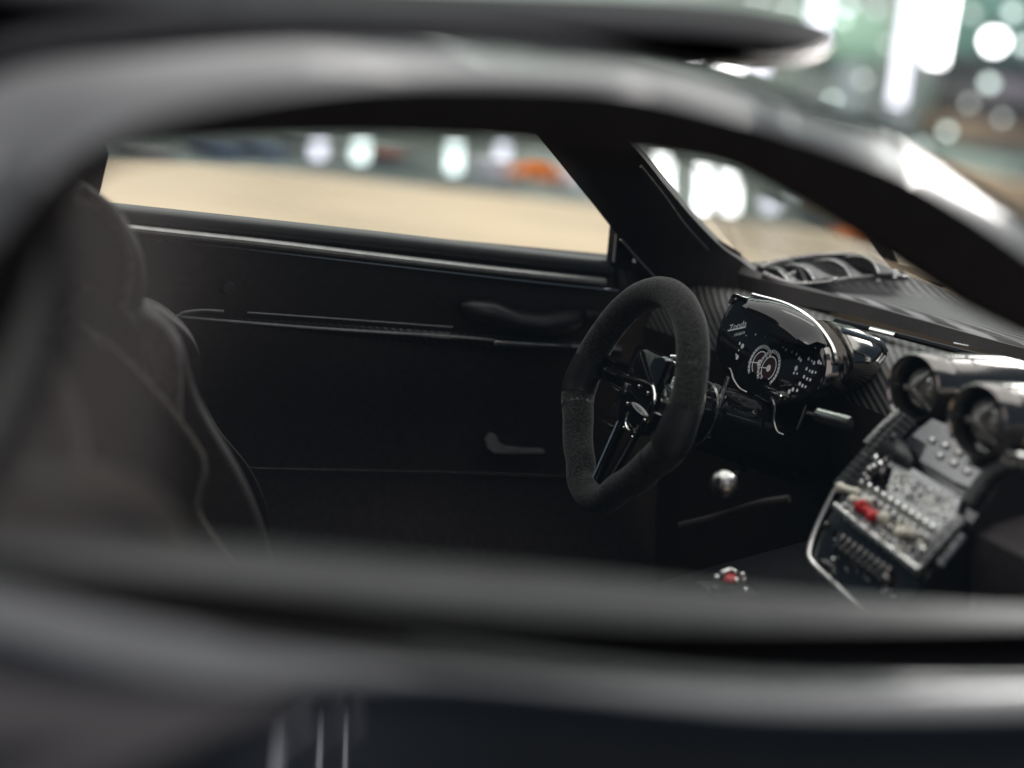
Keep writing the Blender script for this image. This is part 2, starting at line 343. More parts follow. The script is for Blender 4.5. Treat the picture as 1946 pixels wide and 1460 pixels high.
# ---------------------------------------------------------------- windscreen pillar, cowl, windscreen
L = [(985, 215, 3.25), (1040, 280, 3.4), (1100, 355, 3.7), (1150, 418, 3.9), (1195, 478, 4.05), (1235, 540, 4.1), (1275, 610, 4.1), (1300, 700, 4.1)]
Rr = [(1140, 215, 2.95), (1214, 290, 3.1), (1262, 350, 3.4), (1320, 418, 3.7), (1372, 470, 3.9), (1420, 505, 3.9), (1470, 560, 3.8), (1500, 700, 3.6)]
Lp = spline([oy(*p) for p in L], 5); Rp = spline([oy(*p) for p in Rr], 5)
pil = MB(); pil.loft([[q + Vector((.25, .3, 0)) for q in Lp], Lp, [a*.8+b*.2+Vector((-.06, -.08, .0)) for a, b in zip(Lp, Rp)], [a*.3+b*.7+Vector((-.06, -.10, 0)) for a, b in zip(Lp, Rp)], Rp, [q + Vector((.2, .25, .0)) for q in Rp]])
pil = pil.build('windscreen_pillar', 'trim', car)
MB().tube(spline([oy(*p) for p in [(1180, 455, 3.97), (1210, 490, 4.02), (1268, 552, 4.02)]], 5), .012, 6).build('pillar_seam', 'edge', pil)
MB().tube(spline([oy(*p) for p in [(1218, 316, 3.0), (1262, 372, 3.3), (1300, 425, 3.55), (1345, 475, 3.78)]], 5), .016, 6).build('pillar_seam', 'lip', pil)
cu = [(1365, 455, 3.98), (1390, 490, 3.98), (1460, 524, 3.7), (1600, 563, 3.0), (1750, 606, 2.1), (1946, 662, .9), (2250, 740, -1.0)]
cl = [(1365, 560, 3.9), (1390, 570, 3.9), (1460, 572, 3.5), (1600, 596, 2.8), (1750, 635, 1.9), (1946, 688, .7), (2250, 762, -1.1)]
Cu = spline([oy(*p) for p in cu], 6); Cl = spline([oy(*p) for p in cl], 6)
MB().loft([[q + Vector((.35, .1, -.12)) for q in Cu], Cu, [a*.6+b*.4+Vector((-.05, 0, .05)) for a, b in zip(Cu, Cl)], Cl, [q + Vector((.2, .1, -.12)) for q in Cl]]).build('windscreen_cowl', 'trim', car)
ra = resample([Vector((-.1, 3.5, 5.0)), Vector((.1, 3.0, 5.08)), Vector((-.9, 2.0, 5.55)), Vector((-1.9, 1.0, 5.8)), Vector((-2.2, 0, 5.85)), Vector((-1.9, -1.0, 5.8)), Vector((-.9, -2.0, 5.5)), Vector((.1, -2.7, 5.0))], 30)
rb = resample([Vector((1.5, 4.4, 4.0))] + [q + Vector((.12, 0, .02)) for q in Cu] + [Vector((2.9, -2.5, 3.9)), Vector((2.1, -3.9, 3.95))], 30)
MB().loft([ra, [a.lerp(b, .33)+Vector((.1, 0, .1)) for a, b in zip(ra, rb)], [a.lerp(b, .66)+Vector((.1, 0, .1)) for a, b in zip(ra, rb)], rb]).build('windscreen', 'glass', car)

# ---------------------------------------------------------------- bonnet and fender vent
def hz(x, y):
    crest = .24*math.exp(-((y-4.32)/.33)**2)*math.exp(-((x-3.8)/1.6)**2) + .30*math.exp(-((y+3.95)/.55)**2)
    side = -.9*max(0, (abs(y)-4.25))**1.3
    return 3.86 - .012*max(0, x-3)**2 - .02*max(0, x-4.5)**2.1 + crest + side + .05*math.cos(y*.5)
def cowl_x(y):
    a = abs(y); T_ = [(0, 3.16), (.9, 3.13), (2.1, 3.0), (3.0, 2.76), (3.7, 2.37), (3.98, 2.1), (4.4, 1.9), (5.3, 1.9)]
    for (p, x), (q, x2) in zip(T_, T_[1:]):
        if p <= a <= q: return x + (x2-x)*(a-p)/(q-p)
    return 1.9
by = [-5.2 + i*.13 for i in range(81)]; brow = []
for i in range(56):
    t = i/55; t = t**1.4
    brow.append([Vector((x, y, hz(x, y) - .16*math.exp(-((t)/.02)**2))) for y in by for x in [cowl_x(y) + .16 + (9.5-cowl_x(y))*t]])
bon = MB().loft(brow).build('bonnet', 'carbon_hood', car)
vu = spline([oy(*p) for p in [(1444, 512, 4.05), (1475, 502, 4.1), (1520, 493, 4.12), (1580, 487, 4.12), (1640, 490, 4.1), (1690, 505, 4.05), (1722, 524, 4.0)]], 6)
vl = spline([oy(*p) for p in [(1450, 522, 3.7), (1500, 541, 3.5), (1560, 540, 3.45), (1620, 531, 3.5), (1670, 529, 3.6), (1700, 530, 3.75), (1722, 527, 3.95)]], 6)
MB().loft([[q + Vector((0, 0, -.01)) for q in vu], [a.lerp(b, .5) + Vector((0, 0, -.06)) for a, b in zip(vu, vl)], [q + Vector((0, 0, -.01)) for q in vl]]).build('vent_recess', 'rubber', bon)
MB().tube(vu, .045, 8).build('vent_frame', 'tube', bon)
MB().tube(vl, .035, 8).build('vent_frame', 'darkmetal', bon)
for le, ri in (([(1452, 510), (1470, 518), (1482, 526), (1500, 537)], [(1460, 508), (1478, 516), (1496, 526), (1525, 537)]),
               ([(1480, 507), (1508, 512), (1532, 521), (1547, 533)], [(1520, 501), (1538, 512), (1562, 521), (1592, 530)]),
               ([(1545, 496), (1577, 503), (1602, 515), (1617, 528)], [(1576, 492), (1592, 504), (1617, 515), (1647, 526)]),
               ([(1600, 489), (1632, 495), (1657, 506), (1670, 520)], [(1640, 488), (1672, 499), (1700, 512), (1718, 525)])):
    ys = (4.1, 3.92, 3.72, 3.55); a = spline([oy(*p, y_) for p, y_ in zip(le, ys)], 5); b = spline([oy(*p, y_) for p, y_ in zip(ri, ys)], 5)
    up_ = [Vector((0, 0, .05*math.sin(math.pi*k/(len(a)-1)))) for k in range(len(a))]
    MB().loft([[p + u*.3 + Vector((.05, 0, -.09)) for p, u in zip(a, up_)], [p + u for p, u in zip(a, up_)], [p.lerp(q, .5) + u*1.1 + Vector((0, 0, .02)) for p, q, u in zip(a, b, up_)], [q + u*.5 for q, u in zip(b, up_)], [q + u*.2 + Vector((.03, 0, -.07)) for q, u in zip(b, up_)]]).build('louvre', 'vane', bon)
    MB().tube([p + u for p, u in zip(a, up_)], .013, 6).build('louvre_rim', 'brushed', bon)
for px, py, y in ((1587, 533, 3.45), (1530, 541, 3.5), (1668, 536, 3.55), (1668, 528, 3.6)):
    MB().ball(oy(px, py, y), .035).build('rivet', 'brushed', bon)
wp = MB(); wp.tube([oy(1655, 425, 3.0), oy(1680, 470, 3.0), oy(1702, 505, 3.0)], [.09, .075, .05], 8, flat=(1, .5)); wp.tube([oy(1702, 505, 3.0), oy(1735, 512, 2.6), oy(1790, 540, 2.0)], .03, 8)
wp = wp.build('wiper', 'satin', car)
MB().tube([oy(1715, 508, 2.9), oy(1765, 528, 2.5)], .025, 8).build('wiper_pivot', 'chrome', wp)

# ---------------------------------------------------------------- dashboard
ds = []
for y in [-4.0 + i*.2 for i in range(41)]:
    k = (abs(y)/4)**2
    ds.append([Vector((x - .55*k, y, z)) for x, z in [(2.95, 3.70), (2.6, 3.74), (2.25, 3.72), (2.0, 3.62), (1.85, 3.45), (1.80, 3.2)]])
dash = MB().loft(ds).build('dashboard', 'carbon_dash', car)
MB().loft([[p + Vector((dx, 0, z - p.z)) for p in [q[-1] for q in ds]] for dx, z in [(-.02, 3.26), (.05, 2.9), (.25, 2.5), (.4, 2.0), (.6, .8), (.62, .44)]]).build('dash_fascia', 'trim', dash)
# strip trim under the cowl
def dz(px, py, z): return oz(px, py, z)
MB().tube(spline([oy(1590, 610, 2.4), oy(1700, 636, 1.7), oy(1810, 664, 1.1), oy(1946, 698, .3)], 5), .028, 8, flat=(1, 1.6)).build('demister_trim', 'rubber', dash)
for a, b, y0, y1 in (((1655, 625), (1702, 637), 2.0, 1.75), ((1812, 652), (1900, 668), 1.0, .6)):
    MB().tube([oz(*a, 3.80), oz(*b, 3.80)], .024 if a[0] < 1700 else .012, 8, flat=(1, 1.8)).build('demister_slot', 'chrome', dash)
# passenger-side lower dash, knee bolster
MB().box((1.55, -2.7, 2.3), (.55, 1.5, .95), Matrix.Rotation(R_(-15), 3, 'Y'), .25).build('glovebox', 'leather', dash)

# ---------------------------------------------------------------- instrument cluster
CO = Vector((1.25, 1.9, 3.47)); tilt = R_(12)
CN = Vector((-math.cos(tilt), -.18, math.sin(tilt))).normalized()
def c_(px, py, lift=0.0): return op(px, py, CO, CN) + CN*lift
CE = Vector((0, -1, 0)); CE = (CE - CN*CE.dot(CN)).normalized(); CV = CN.cross(CE); CV = CV if CV.z > 0 else -CV
face = [(1405, 566), (1442, 577), (1495, 596), (1540, 626), (1567, 665), (1570, 705), (1556, 742), (1522, 764), (1478, 772), (1440, 756), (1408, 728), (1378, 703), (1364, 672), (1366, 636), (1380, 596)]
fo = loop([c_(*p) for p in face], 4); cc = sum(fo, Vector())/len(fo)
hb = MB()
back = Vector((1, 0, -.05))
hb.loft([fo, [cc + (p-cc)*1.03 + back*.03 for p in fo], [cc + (p-cc)*1.05 + back*.12 for p in fo], [cc + (p-cc)*1.02 + back*.22 for p in fo], [cc + (p-cc)*.86 + back*.45 for p in fo], [cc + (p-cc)*.6 + back*.7 for p in fo]], True, True)
clus = hb.build('instrument_cluster', 'housing', car)
MB().loft([[p + CN*.012 for p in fo], [cc + (p-cc)*.97 + CN*.03 for p in fo], [cc + (p-cc)*.9 + CN*.036 for p in fo]], True, True).build('display', 'gloss', clus)
# curved visor over the display's upper edge
vu_ = spline([c_(*p, -.02) for p in [(1430, 566), (1475, 574), (1515, 590), (1550, 616), (1570, 655)]], 6)
vm_ = spline([c_(*p, .16) for p in [(1442, 584), (1478, 596), (1512, 612), (1540, 634), (1562, 662)]], 6)
vl_ = spline([c_(*p, .20) for p in [(1436, 598), (1455, 622), (1490, 646), (1528, 660), (1562, 666)]], 6)
vi_ = spline([c_(*p, .03) for p in [(1436, 600), (1455, 626), (1490, 652), (1528, 664), (1562, 668)]], 6)
MB().loft([vu_, [a.lerp(b, .5)+CN*.03+Vector((0, 0, .02)) for a, b in zip(vu_, vm_)], vm_, [a.lerp(b, .5)+CN*.02 for a, b in zip(vm_, vl_)], vl_, vi_]).build('visor', 'smoked', clus)
MB().tube(spline([c_(1392, 578, .03), c_(1403, 565, .05), c_(1420, 570, .06), c_(1445, 580, .06), c_(1437, 600, .06)], 5), .02, 8).build('visor_rim', 'chrome', clus)
MB().tube(spline([c_(1430, 563, .0), c_(1490, 580, -.05), c_(1540, 612, -.05), c_(1572, 655, -.05), c_(1582, 690, -.05)], 5), .03, 8).build('bezel', 'chrome', clus)
for k, off in enumerate((0, 7, 13)):
    MB().tube(spline([c_(1384-off*.9, 600+off, -.05-.03*k), c_(1368-off, 640, -.05-.03*k), c_(1358-off*.6, 680, -.05-.03*k)], 4), .010, 6).build('cooling_rib', 'edge', clus)
# rear of the housing, with its swept fin
sec = []
for px, yt, yb, d in [(1565, 612, 735, .5), (1600, 618, 742, .62), (1635, 632, 738, .72), (1662, 650, 722, .8), (1680, 672, 690, .85)]:
    a, b = oy(px, yt, 1.55), oy(px, yb, 1.55); m_ = (a+b)/2; h = (a-b).length/2
    sec.append([m_ + Vector((.1*math.sin(t)*0, .42*math.cos(t)*min(1, (1700-px)/90), h*math.sin(t))) for t in [2*math.pi*i/20 for i in range(20)]])
fin = MB().loft(sec, True, True).build('housing_fin', 'housing', clus)
MB().tube(spline([oy(1600, 628, 1.1), oy(1640, 640, 1.1), oy(1672, 652, 1.1), oy(1682, 672, 1.1), oy(1668, 690, 1.1)], 4), .025, 8).build('fin_rim', 'chrome', fin)
# dials
def ring(mb, px, py, r0, r1, a0=0, a1=360, lift=.04, n=40):
    o = c_(px, py, lift); A = [R_(a0 + (a1-a0)*i/n) for i in range(n+1)]
    mb.loft([[o + (CE*.74*math.cos(t) + CV*math.sin(t))*r0 for t in A], [o + (CE*.74*math.cos(t) + CV*math.sin(t))*r1 for t in A]])
for gx, gy, li in ((1449, 692, .040), (1467, 702, .044)):
    g = MB(); ring(g, gx, gy, .135, .165, -50, 230, li); ring(g, gx, gy, .098, .110, -60, 240, li); ring(g, gx, gy, .001, .032, 0, 360, li+.002)
    d = g.build('dial', 'print', clus, smooth=False)
    h = MB(); ring(h, gx, gy, .02, .096, 0, 360, li-.001); h.build('dial_face', 'redprint', d, smooth=False)
    nd_ = MB(); o = c_(gx, gy, li+.003); e = (CE*-.95 + CV*-.2).normalized(); f = e.cross(CN)
    nd_.add([o + f*.006, o - f*.006, o + e*.13 - f*.003, o + e*.13 + f*.003], [(0, 1, 2, 3)]); nd_.build('needle', 'print', d, smooth=False)
    tk = MB()
    for i in range(22):
        t = R_(-45 + 270*i/21); o2 = c_(gx, gy, li+.003); e = CE*.74*math.cos(t)+CV*math.sin(t); f = e.cross(CN)*.004
        tk.add([o2+e*.138-f, o2+e*.138+f, o2+e*.16+f, o2+e*.16-f], [(0, 1, 2, 3)])
    tk.build('dial_scale', 'ink', d, smooth=False)
tdir = (c_(1425, 622)-c_(1392, 632)).normalized(); tup = CN.cross(tdir)
tup = tup if tup.z > 0 else -tup
lettering('lettering', 'Zonda', c_(1407, 622, .0), tdir, tup, .055, 'print', clus, .3, .042)
lettering('lettering', 'riviera', c_(1411, 636, .0), tdir, tup, .034, 'print', clus, .15, .042)
ul = MB(); o1, o2 = c_(1389, 632, .042), c_(1423, 625, .042); ul.add([o1, o1+tup*.012, o2+tup*.012, o2], [(0, 1, 2, 3)]); ul.build('underline', 'print', clus, smooth=False)
def dot(px, py, r, name='indicator'):
    g = MB(); ring(g, px, py, .0005, r, 0, 360, .043, 12); return g.build(name, 'print', clus, smooth=False)
for px, py, r in [(1417, 660, .03), (1412, 655, .018), (1410, 668, .012), (1407, 681, .028), (1405, 676, .014), (1442, 638, .014), (1424, 640, .008), (1460, 642, .008),
                  (1494, 662, .014), (1500, 667, .016), (1511, 671, .012), (1520, 675, .016), (1525, 683, .022), (1528, 687, .02), (1519, 702, .03), (1515, 711, .016), (1521, 712, .014),
                  (1543, 684, .02), (1549, 688, .014), (1553, 692, .022), (1562, 690, .024), (1566, 693, .016), (1539, 703, .02), (1545, 707, .016), (1550, 709, .02), (1556, 710, .014),
                  (1534, 718, .02), (1540, 722, .018), (1546, 724, .018), (1526, 731, .022), (1531, 735, .02), (1537, 737, .016), (1513, 742, .024), (1521, 744, .02), (1506, 746, .026), (1555, 664, .018), (1540, 632, .014)]:
    dot(px, py, r*.8)
# lower rim of the display and hanging brackets
MB().tube(spline([c_(1378, 704, .02), c_(1392, 703, .03), c_(1398, 722, .03), c_(1410, 740, .03), c_(1424, 748, .03)], 4), .013, 6).build('lower_rim', 'darkmetal', clus)
MB().tube(spline([c_(1468, 756, .02), c_(1476, 764, .05), c_(1480, 780, .05), c_(1478, 800, .05), c_(1484, 822, .05), c_(1492, 828, .02)], 5), .015, 8).build('bracket', 'darkmetal', clus)
MB().tube(spline([c_(1486, 750, .03), c_(1492, 756, .05), c_(1488, 764, .04)], 4), .014, 6).build('bracket', 'chrome', clus)
MB().tube([c_(1524, 768, -.05), c_(1518, 790, -.05), c_(1508, 815, -.05)], .012, 6).build('bracket', 'darkmetal', clus)
MB().tube([c_(1516, 760, .0), c_(1533, 750, .0)], .018, 6).build('bracket', 'edge', clus)

# ---------------------------------------------------------------- steering wheel
WO = Vector((-.04, 1.94, 3.09)); wt = R_(13)
WA = Vector((-math.cos(wt), .05, math.sin(wt))).normalized(); WE = Vector((0, -1, 0)); WE = (WE - WA*WE.dot(WA)).normalized(); WV = WA.cross(WE); WV = WV if WV.z > 0 else -WV
def wp_(a, r): return WO + WE*math.sin(a)*r + WV*math.cos(a)*r
def wr(a):
    d = math.degrees(a) % 360; d = d if d <= 180 else 360-d        # 0 top .. 180 bottom
    return interp(d, [(0, .88), (30, .87), (60, .86), (85, .88), (103, .90), (125, .82), (150, .83), (168, .93), (180, .95)])
def interp(d, tb_):
    for (a, x), (b, y) in zip(tb_, tb_[1:]):
        if a <= d <= b:
            t = (d-a)/(b-a); t = t*t*(3-2*t); return x+(y-x)*t
    return tb_[-1][1]
def rim_r(d):
    d = d % 360; d = d if d <= 180 else 360-d
    return .134 + .018*math.exp(-((d-100)/16)**2) - .012*math.exp(-((d-180)/30)**2)
A = [i*360/96 for i in range(96)]
wheel = MB().tube([wp_(R_(d), wr(R_(d))) for d in A], [rim_r(d) for d in A], 18, closed=True).build('steering_wheel', 'suede', car)
for d0, d1 in ((254, 276), (84, 106)):
    D = [d0 + (d1-d0)*i/8 for i in range(9)]
    MB().tube([wp_(R_(d), wr(R_(d))) + WA*.004 for d in D], [rim_r(d)*1.004+.002 for d in D], 18).build('grip_insert', 'satin', wheel)
for d in (62, 298, 118, 246):
    D = [d-.9, d, d+.9]; MB().tube([wp_(R_(x), wr(R_(x))) for x in D], [rim_r(d)*1.006]*3, 18, cap=False).build('seam', 'ink', wheel)
def wq(px, py, lift=0.0): return op(px, py, WO, WA) + WA*lift
rotW = Matrix((WE, WV, WA)).transposed()
hub = MB().box(WO - WA*.10 + WV*.05, (.30, .34, .07), rotW, .05).build('hub', 'gloss', wheel)
for sgn in (-1, 1):
    sp = MB(); a = WO + WE*sgn*.25 + WV*.06 - WA*.09; b = wp_(R_(90*sgn), .95) - WA*.02 + WV*.06
    ev = WV*.14; sp.loft([[a+ev, a-ev, a-ev-WA*.06, a+ev-WA*.06], [(a+b)/2+ev*.7-WA*.02, (a+b)/2-ev*.7-WA*.02, (a+b)/2-ev*.7-WA*.08, (a+b)/2+ev*.7-WA*.08], [b+ev, b-ev, b-ev-WA*.06, b+ev-WA*.06]], True, True)
    spo = sp.build('spoke', 'gloss', wheel, angle=25)
    for k in (1, -1): MB().tube([a+ev*k*.95+WA*.008, (a+b)/2+ev*k*.66-WA*.012, b+ev*k*.95], .014, 6).build('spoke_rim', 'chrome', spo)
    MB().tube([a.lerp(b, .25)+WA*.015, a.lerp(b, .55)+WA*.012], .020, 8).build('thumb_switch', 'edge', spo)
low_sp = MB()
for k in (-1, 1):
    a = WO - WV*.25 + WE*k*.14 - WA*.09; b = WO - WV*.86 + WE*k*.08 - WA*.02
    low_sp.loft([[a+WE*.035, a-WE*.035, a-WE*.035-WA*.05, a+WE*.035-WA*.05], [b+WE*.035, b-WE*.035, b-WE*.035-WA*.05, b+WE*.035-WA*.05]], True, True)
lso = low_sp.build('lower_spoke', 'gloss', wheel)
for k in (-1, 1):
    a = WO - WV*.25 + WE*k*.18 - WA*.085; b = WO - WV*.84 + WE*k*.12 - WA*.015
    MB().tube([a, b], .013, 6).build('spoke_rim', 'chrome', lso)
# badge, rims, switches on the hub
bo = wq(1212, 777, -.02); be = (wq(1226, 790)-wq(1198, 765)).normalized(); bv = WA.cross(be); bv = bv if bv.z > 0 else -bv
bl = (wq(1226, 790)-wq(1198, 765)).length/2
bdg = MB().loft([[bo + be*math.cos(t)*bl*k + bv*math.sin(t)*bl*.16*k + WA*l_ for t in [2*math.pi*i/28 for i in range(28)]] for k, l_ in ((1, -.01), (1, .008), (.94, .012))], True, True).build('badge', 'badge', wheel)
lettering('badge_lettering', 'PAGANI', bo + WA*.012, be, WA.cross(be), bl*.15, 'ink', bdg, 0, .003)
MB().tube(spline([wq(1150, 699, -.02), wq(1180, 712, -.02), wq(1222, 724, -.02), wq(1238, 736, -.02), wq(1240, 765, -.02), wq(1232, 800, -.02)], 5), .015, 8).build('hub_rim', 'chrome', hub)
MB().tube(spline([wq(1190, 782, -.02), wq(1186, 800, -.02), wq(1191, 816, -.02), wq(1203, 818, -.02), wq(1210, 808, -.02)], 5), .013, 8).build('horn_rim', 'chrome', hub)
for px, py in ((1189, 766), (1222, 798), (1211, 733), (1198, 830), (1228, 746), (1182, 812)):
    MB().ball(wq(px, py, -.02), .016, 10, 6).build('screw', 'chrome', hub)
MB().box(wq(1184, 737, -.03), (.03, .05, .02), rotW, .01).build('rocker_switch', 'brushed', hub)
MB().tube([wq(1156, 728, -.02), wq(1186, 745, -.02)], .012, 6).build('switch_bar', 'chrome', hub)
MB().box(wq(1253, 740, -.12), (.07, .06, .05), rotW, .02).build('shift_paddle', 'brushed', wheel)
MB().box(wq(1136, 802, -.1), (.10, .02, .02), rotW, .008).build('shift_paddle', 'darkmetal', wheel)
# column and stalks
stc = MB().lathe(WO - WA*.16, -WA, [(.22, 0), (.24, .1), (.26, .2), (.24, .22), (.24, .3), (.28, .32), (.28, .42), (.25, .44), (.25, .6), (.30, .62), (.30, .8), (.33, 1.7)], 30).build('steering_column', 'gloss', car)
for h in (.27, .38, .52): MB().lathe(WO - WA*(.16+h), -WA, [(.285, 0), (.30, .012), (.285, .03)], 30, False).build('column_ring', 'edge', stc)
MB().tube([ox(1384, 716, .75), ox(1366, 772, .70), ox(1347, 832, .65)], [.018, .022, .014], 8).build('stalk', 'brushed', stc)
MB().tube([ox(1553, 790, .9), ox(1615, 806, .9)], .055, 12, flat=(1, .6)).build('stalk', 'chrome', stc)
MB().tube([ox(1535, 786, .95), ox(1556, 792, .92)], .02, 8).build('stalk', 'darkmetal', stc)
MB().tube([ox(1255, 690, .3), ox(1275, 678, .3), ox(1320, 680, .5)], .02, 8).build('stalk', 'edge', stc)

# ---------------------------------------------------------------- round air vents on the centre of the dash
for px, py, x0 in ((1737, 738, 1.10), (1858, 800, .95)):
    o = ox(px, py, x0); ax = Vector((-1, -.12, .0)).normalized(); r = .27
    v = MB().lathe(o, -ax, [(r*.80, .10), (r*.84, .0), (r*.93, -.03), (r, .0), (r, .18), (r*.965, .19), (r*.965, .21), (r, .22), (r, .42), (r*.965, .43), (r*.965, .45), (r*1.0, .46), (r*1.0, .9), (r*.8, 1.3)], 40, False).build('air_vent', 'tube', car)
    MB().lathe(o, -ax, [(.0005, .30), (r*.82, .28), (r*.84, .08)], 32, False).build('throat', 'rubber', v)
    MB().ball(o - ax*.20, r*.70, 24, 14).build('nozzle', 'lens', v)
    e1 = Vector((0, 0, 1)); e2 = ax.cross(e1).normalized()
    for q in range(3):
        t = R_(100 + 120*q); d = e1*math.cos(t) + e2*math.sin(t)
        MB().tube([o - ax*(-.02), o + d*r*.35 - ax*.02, o + d*r*.68 - ax*.10], [.03, .028, .02], 8).build('nozzle_vane', 'lens', v)

# ---------------------------------------------------------------- centre console
KO = ox(1690, 980, .70); ph = R_(57); KD = Vector((-math.cos(ph), 0, -math.sin(ph))); KE = Vector((0, -1, 0)); KN = Vector((-math.sin(ph), 0, math.cos(ph)))
def k_(px, py, lift=0.0): return op(px, py, KO, KN) + KN*lift
rotK = Matrix((KE, -KD, KN)).transposed()
pan = [(1752, 800), (1640, 880), (1590, 935), (1560, 990), (1545, 1045), (1560, 1085), (1610, 1135), (1665, 1178), (1720, 1140), (1770, 1085), (1830, 1010), (1905, 905), (1940, 850)]
ko = loop([k_(px, py, -.02) for px, py in pan], 4)
con = MB().slab(ko, -KN*.5).build('centre_console', 'gloss', car, angle=30)
MB().tube(spline([k_(*p, .01) for p in [(1590, 930), (1562, 985), (1541, 1040), (1543, 1068), (1580, 1105), (1625, 1145), (1668, 1180)]], 5), .022, 8).build('console_rim', 'edge', con)
MB().loft([spline([k_(*p, .05) for p in [(1712, 788), (1640, 868), (1590, 925)]], 5), spline([k_(*p, .06) for p in [(1730, 796), (1655, 876), (1604, 935)]], 5), spline([k_(*p, 0) for p in [(1742, 802), (1668, 882), (1614, 940)]], 5)]).build('console_cheek', 'carbon_fine', con)
MB().tube(spline([k_(*p, .06) for p in [(1718, 790), (1690, 815), (1655, 852)]], 4), .03, 8).build('cheek_rim', 'brushed', con)
MB().slab([k_(*p, .0) for p in [(1738, 832), (1775, 800), (1845, 830), (1905, 880), (1868, 940), (1815, 918), (1752, 880), (1765, 850)]], KN*.03).build('upper_plate', 'screen', con)
MB().slab([k_(*p, .0) for p in [(1702, 890), (1742, 896), (1830, 952), (1818, 985), (1790, 1010), (1690, 938)]], KN*.03).build('turned_plate', 'turned', con)
MB().slab([k_(*p, .0) for p in [(1598, 962), (1640, 930), (1695, 940), (1795, 1012), (1770, 1062), (1745, 1092), (1690, 1052)]], KN*.02).build('switch_plate', 'turned', con)
MB().tube([k_(1593, 968, .04), k_(1670, 1030, .04), k_(1752, 1092, .04)], .035, 8).build('plate_rail', 'brushed', con)
def sw(px, py, r, m, name, h=.05): 
    return MB().lathe(k_(px, py, .02), KN, [(r, 0), (r, h*.6), (r*.8, h), (r*.2, h*1.1)], 12).build(name, m, con)
def lever(a, b, r, m, name, lift=.07):
    p, q = k_(*a, lift), k_(*b, lift); g = MB().ball(p, r, 12, 8); g.ball(q, r*.85, 12, 8); g.tube([p, q], r*.7, 10); return g.build(name, m, con)
lever((1607, 936), (1637, 945), .042, 'cream', 'toggle'); lever((1630, 960), (1662, 962), .038, 'cream', 'toggle'); lever((1718, 1022), (1743, 1023), .046, 'cream', 'toggle')
MB().ball(k_(1691, 995, .08), .05).build('toggle', 'cream', con); MB().ball(k_(1719, 1005, .08), .02).build('toggle', 'cream', con)
lever((1644, 972), (1674, 990), .05, 'red', 'hazard_switch', .06); MB().ball(k_(1652, 968, .07), .04).build('hazard_switch', 'red', con)
MB().ball(k_(1664, 992, .07), .038).build('hazard_switch', 'red', con)
rr = random.Random(3)
for i in range(10):
    t = i/9; sw(1660 + 118*t, 932 + 78*t, .030, 'chrome', 'switch')
for i in range(9):
    t = i/8; sw(1668 + 100*t, 960 + 70*t + rr.uniform(-3, 3), .026, 'brushed', 'switch')
for i in range(12):
    t = i/11; sw(1604 + 140*t, 985 + 108*t, .020, 'chrome', 'switch', .03)
for px, py, r in ((1672, 878, .03), (1680, 890, .035), (1690, 884, .03), (1668, 895, .03), (1684, 905, .03), (1650, 912, .035), (1645, 925, .03), (1660, 900, .03), (1578, 1005, .03), (1592, 1072, .02), (1760, 1052, .03), (1655, 920, .04), (1700, 1010, .03), (1686, 978, .03)):
    sw(px, py, r, rr.choice(['chrome', 'brushed', 'darkmetal']), 'switch')
for i in range(11):
    for j in range(6):
        u_, v_ = (i+.5)/11, (j+.5)/6; a_ = (1708+(1820-1708)*u_, 898+(968-898)*u_); sw(a_[0]-18*v_+rr.uniform(-3, 3), a_[1]+40*v_-8+rr.uniform(-3, 3), rr.choice((.010, .014, .018)), rr.choice(['chrome', 'brushed', 'darkmetal', 'cream']), 'stud', .022)
for i in range(60):
    u_, v_ = rr.random(), rr.random(); sw(1606+140*u_+34*v_, 972+98*u_-34*v_, rr.choice((.012, .016, .022)), rr.choice(['chrome', 'chrome', 'brushed', 'darkmetal', 'cream']), 'stud', rr.choice((.03, .05)))
for i in range(46):
    u_, v_ = rr.random(), rr.random(); q_ = k_(1572+120*u_+10*v_, 1000+92*u_+52*v_, -.012); MB().lathe(q_, KN, [(rr.choice((.006, .009, .013)), 0), (.004, .012)], 8).build('marking', rr.choice(['print', 'print', 'brushed']), con)
for i in range(16):
    t = i/15; MB().box(k_(1700+112*t, 884+64*t, .034), (.014, .035, .008), rotK, .003).build('marking', 'print', con)
for px, py in ((1775, 842), (1800, 852), (1826, 866), (1850, 884), (1790, 872), (1816, 886), (1842, 902)):
    MB().box(k_(px, py, .04), (.03, .02, .01), rotK, .004).build('label_plate', 'brushed', con)
MB().lathe(k_(1672, 882, .0), KN, [(.11, 0), (.11, .03), (.085, .04), (.085, .0)], 24, False).build('rotary_ring', 'edge', con)
for k, (a, b) in enumerate((((1742, 1072), (1830, 985)), ((1760, 1072), (1836, 992)), ((1790, 1078), (1835, 1022)))):
    MB().tube([k_(*a, .03), k_(*b, .03)], .028, 8).build('side_rail', 'brushed', con)
for i in range(9):
    t = i/8; p = k_(1600 + 86*t, 1036 + 62*t, .02); MB().box(p, (.018, .07, .03), rotK, .008).build('key', 'darkmetal', con)
MB().tube([k_(1597, 1042, .02), k_(1682, 1106, .02)], .022, 8).build('key_rail', 'darkmetal', con)
MB().ball(k_(1688, 1105, .03), .04).build('rotary_knob', 'darkmetal', con)
# screen glass of the upper console and hinge
MB().ball(k_(1704, 838, .03), .045).build('hinge_pin', 'satin', con)
MB().loft([[k_(1690, 830, .03), k_(1730, 850, .05), k_(1742, 880, .05)], [k_(1670, 860, .03), k_(1705, 885, .05), k_(1735, 900, .05)]]).build('card_slot', 'satin', con, solid=.03)
for px, py in ((1912, 868), (1936, 872)): MB().tube([ox(px, py, .9), ox(px+14, py+6, .9)], .05, 8).build('side_bezel', 'chrome', con)
MB().tube(spline([k_(1935, 870, .0), k_(1880, 905, .02), k_(1840, 960, .02)], 4), .05, 8).build('console_rim', 'lip', con)

